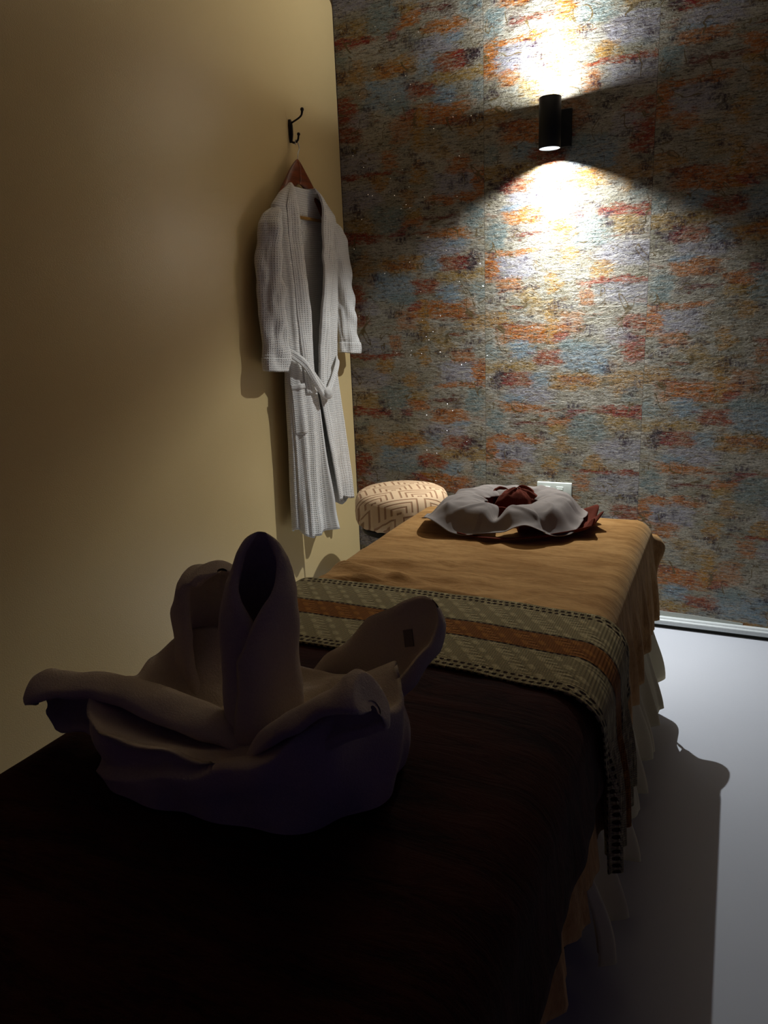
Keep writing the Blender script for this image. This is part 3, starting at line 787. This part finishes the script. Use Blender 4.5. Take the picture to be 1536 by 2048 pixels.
# belt: slack ribbon from the near side loop down to the knot and up to the far side
def ribbon(name, pts, wid, mat, parent, tw=None, th=.004, nrm=(1, 0, 0)):
    P = [Vector(p) for p in pts]; Q = []
    for i in range(len(P)-1):
        p0, p1, p2, p3 = P[max(i-1, 0)], P[i], P[i+1], P[min(i+2, len(P)-1)]
        for k in range(10):
            t = k/10; Q.append(.5*((2*p1)+(p2-p0)*t+(2*p0-5*p1+4*p2-p3)*t*t+(3*p1-p0-3*p2+p3)*t**3))
    Q.append(P[-1]); N = Vector(nrm); n = len(Q)-1
    def f(u, v):
        i = round(u*n); t = (Q[min(i+1, n)]-Q[max(i-1, 0)]).normalized(); s = N.cross(t).normalized()
        w = wid*(1-.15*sin(u*9)); 
        return Q[i]+s*w*(v-.5)+N*(.004*sin(pi*v)+.002*sin(v*9+u*14))
    return grid(name, f, n, 8, mat, parent, uv=lambda u, v: (u*.5, v*wid), thick=th, off=0)
bl = ribbon('belt', [(.062, -.560, 1.000), (.085, -.545, .985), (.098, -.505, .955), (.103, -.455, .900), (.104, -.415, .862), (.106, -.385, .852), (.102, -.350, .872), (.094, -.300, .920), (.078, -.255, .955), (.055, -.235, .965)], .034, 'waffle', rb)
bm = bmesh.new()
bmesh.ops.create_uvsphere(bm, u_segments=24, v_segments=16, radius=1, matrix=Matrix.Translation((.110, -.392, .853)) @ Matrix.Diagonal((.013, .024, .020, 1)))
for v in bm.verts: v.co += Vector((1, 0, 0))*.003*nz(v.co.y*120, v.co.z*120)
frombm('belt_knot', bm, 'waffle', bl)
bm = bmesh.new(); tube(bm, [(.066, -.566, .965), (.078, -.566, .985), (.078, -.566, 1.01), (.066, -.566, 1.03)], .0022, 8); frombm('belt_loop', bm, 'waffle', rb)
# patch pocket on the near front panel
def pocket(u, v):
    z = .735+.155*v
    p = robe_pt(.085+.10*u, z, .006+.004*sm(v, .7, 1))
    return p
pk = grid('pocket', pocket, 22, 24, 'waffle', rb, uv=lambda u, v: (u*.12, v*.16), thick=.0035, off=0)
def phem(u, v): return robe_pt(.083+.104*u, .880+.016*v, .0125+.002*sin(pi*v))
grid('pocket_hem', phem, 22, 4, 'waffle', pk, uv=lambda u, v: (u*.12, v*.02), thick=.003, off=0)

# ================================================================== folded towel
tw = thing('folded_towel', (.84, -1.95, ZT+.02), 'white terry towel folded into a flower with a rolled centre on the brown blanket', 'towel')
ZB = ZT+.027
def scoop(name, spine, wid, curl, openv, th=.016, spiral=0.0, nu=40, nv=44, parent=tw, rough=.003, seed=0.):
    """a thick cloth leaf: spine points, half radius table, curl angle table, opening direction table"""
    P = [Vector(p) for p in spine]
    def C(t):
        x = t*(len(P)-1); i = min(int(x), len(P)-2); f = x-i
        p0, p1, p2, p3 = P[max(i-1, 0)], P[i], P[i+1], P[min(i+2, len(P)-1)]
        return .5*((2*p1)+(p2-p0)*f+(2*p0-5*p1+4*p2-p3)*f*f+(3*p1-p0-3*p2+p3)*f**3)
    def fr(t):
        T = (C(min(1, t+.01))-C(max(0, t-.01))).normalized()
        if isinstance(openv[0], (int, float)): O = Vector(openv)
        else:
            x = t*(len(openv)-1); i = min(int(x), len(openv)-2); O = Vector(openv[i]).lerp(Vector(openv[i+1]), x-i)
        O = (O-T*O.dot(T)).normalized(); return C(t), T, O, T.cross(O)
    # closed cross-section loop: outer arc then inner arc with rounded lips
    def f(u, v):
        c, T, O, Sd = fr(v); r = lerp(wid, v); cu = math.radians(lerp(curl, v))
        tt = min(th, r*.8)
        if u < .5: k = u/.5; s = 1
        else: k = 1-(u-.5)/.5; s = -1
        lip = sm(k, 0, .06)*(1-sm(k, .94, 1)); lip = math.sqrt(max(0, lip))
        ang = -cu/2+cu*k
        rr = r*(1+spiral*(k-.5))+s*tt/2*lip
        rr *= 1+.06*nz(ang*1.3+seed, v*4+seed, s)
        p = c-O*cos(ang)*rr+Sd*sin(ang)*rr
        p = p+O*(r*.25*(1-cos(cu/2)) if cu < pi else 0)
        p += Vector((nz(p.x*22+seed, p.y*22, p.z*22), nz(p.x*22, p.y*22+seed+9, p.z*22), nz(p.x*22, p.y*22, p.z*22+seed+4)))*rough*2
        p.z = max(ZB-.004, p.z)
        return p
    return grid(name, f, nu*2, nv, 'terry', parent, closeu=True)
# standing roll with hooded opening toward the camera
tocam = Vector((.42, -.88, .25))
scoop('standing_roll', [(.868, -1.955, .614), (.870, -1.955, .655), (.868, -1.950, .715), (.868, -1.945, .775), (.870, -1.938, .825), (.874, -1.932, .868)],
      [(0, .026), (.08, .038), (.3, .041), (.55, .039), (.72, .035), (.86, .024), (.95, .012), (1, .004)],
      [(0, 470), (.45, 430), (.62, 345), (.75, 285), (.9, 235), (1, 190)],
      [tuple(tocam), tuple(tocam+Vector((.35, 0, 0))), tuple(tocam), tuple(tocam)], th=.012, spiral=.30, nu=60, nv=60, seed=1., rough=.0015)
# rear left petal, tall and cupped
scoop('petal', [(.775, -1.90, .585), (.735, -1.865, .640), (.722, -1.848, .695), (.730, -1.845, .742), (.748, -1.848, .778)],
      [(0, .030), (.25, .044), (.6, .048), (.8, .042), (.93, .026), (1, .006)], [(0, 230), (.5, 215), (.8, 190), (1, 150)],
      [(.9, -.35, .1), (.95, -.3, .0), (.9, -.4, -.1)], th=.017, seed=2.)
# rear right petal, long leaf leaning to the right
leaf = scoop('petal', [(.86, -1.885, .588), (.905, -1.860, .630), (.955, -1.835, .675), (.995, -1.815, .715), (1.028, -1.800, .748)],
      [(0, .030), (.3, .056), (.6, .061), (.82, .046), (.94, .026), (1, .006)], [(0, 190), (.4, 165), (.8, 150), (1, 130)],
      [(-.45, -.55, .75), (-.35, -.6, .7), (-.3, -.65, .6)], th=.015, seed=3.)
# front left arm, low roll reaching over the edge toward the wall
scoop('petal', [(.865, -1.985, .618), (.790, -1.992, .632), (.715, -2.000, .640), (.640, -2.004, .637), (.590, -2.006, .630), (.562, -2.006, .627)],
      [(0, .018), (.25, .030), (.6, .037), (.85, .040), (.94, .034), (1, .012)], [(0, 250), (.5, 225), (1, 240)],
      [(.0, -.6, -.6), (0, -.9, -.3), (0, -.8, -.6)], th=.016, seed=4., nv=50)
# front right arm, short roll rising to a blunt tip
scoop('petal', [(.905, -2.020, .632), (.945, -2.030, .668), (.990, -2.040, .697), (1.030, -2.045, .722), (1.052, -2.047, .738), (1.064, -2.047, .744)],
      [(0, .012), (.3, .023), (.6, .028), (.85, .031), (.95, .025), (1, .007)], [(0, 250), (.6, 215), (1, 250)],
      [(.1, -.5, -.8), (.0, -.7, -.7), (-.1, -.6, -.8)], th=.014, seed=5., nv=46)
# body: gathered cloth between the arms, resting on the blanket
def bodyt(u, v):
    a = u*2*pi; c, s = cos(a), sin(a)
    rx = .190*(1+.05*sin(3*a+1)); ry = .118*(1+.06*sin(2*a+.5))
    se = (abs(c)**3+abs(s)**3)**(-1/3)
    # v: 0 centre top .. .55 rim .. 1 foot
    if v < .55: k = v/.55; rr = k; side = 0
    else: k = (v-.55)/.45; rr = 1+.035*sin(pi*k)-.02*k; side = k
    # rim heights follow the petals
    rim = .066
    rim += .070*math.exp(-((((a+.46+pi) % (2*pi))-pi)/.50)**2)        # right front
    rim += .052*math.exp(-((((a-.55+pi) % (2*pi))-pi)/.38)**2)        # right rear
    rim += .045*math.exp(-((((a-2.2+pi) % (2*pi))-pi)/.40)**2)        # rear left
    rim += .022*math.exp(-((((a-3.55+pi) % (2*pi))-pi)/.45)**2)       # left front
    if v < .55: z = .038+(rim-.038)*k**1.6
    else: z = rim*(1-k)+.0*k
    z += .008*nz(c*rr*4, s*rr*4, 3)*(1-side)
    x = .838+rx*se*c*rr*.98; y = -1.950+ry*se*s*rr
    # crease across the front face
    if side > 0:
        al = 1.5*pi+.25-1.15*side            # overlap edge running from the roll down to the left
        st_ = sm(a-al, -.035, .035)-.5
        y -= .020*st_*max(0, -s)
        bl_ = .010*nz(c*3.5, s*3.5, side*1.5)+.006*sin(a*9+side*3)*max(0, c)
        x += c*bl_; y += s*bl_
    p = Vector((x, y, ZB-.003+z))
    p += Vector((nz(x*16, y*16, z*16), nz(x*16, y*16+7, z*16), 0))*.006
    return p
grid('base', bodyt, 160, 60, 'terry', tw, closeu=True)
# small grey print near the tip of the long right leaf
bpy.context.view_layer.update()
src = Vector((1.25, -2.35, 1.0)); d = (Vector((1.000, -1.812, .705))-src).normalized()
inv = leaf.matrix_world.inverted()
ok, lo, nr, _ = leaf.ray_cast(inv @ src, (inv.to_3x3() @ d).normalized())
if ok:
    P = leaf.matrix_world @ lo; N = (leaf.matrix_world.to_3x3() @ nr).normalized()
    if N.dot(d) > 0: N = -N
    U = N.cross(Vector((0, 0, 1))).normalized(); V = U.cross(N).normalized(); V2 = (V+U*.35).normalized(); U2 = N.cross(V2).normalized()
    bm = bmesh.new()
    q = [bm.verts.new(P+N*h+U2*a*.0075+V2*b*.011) for h in (.0004, .0018) for a, b in ((-1, -1), (1, -1), (1, 1), (-1, 1))]
    bm.faces.new(q[:4][::-1]); bm.faces.new(q[4:])
    for i in range(4): bm.faces.new((q[i], q[(i+1) % 4], q[4+(i+1) % 4], q[4+i]))
    frombm('printed_mark', bm, 'sgrey', leaf, False)['label'] = 'small grey printed mark'
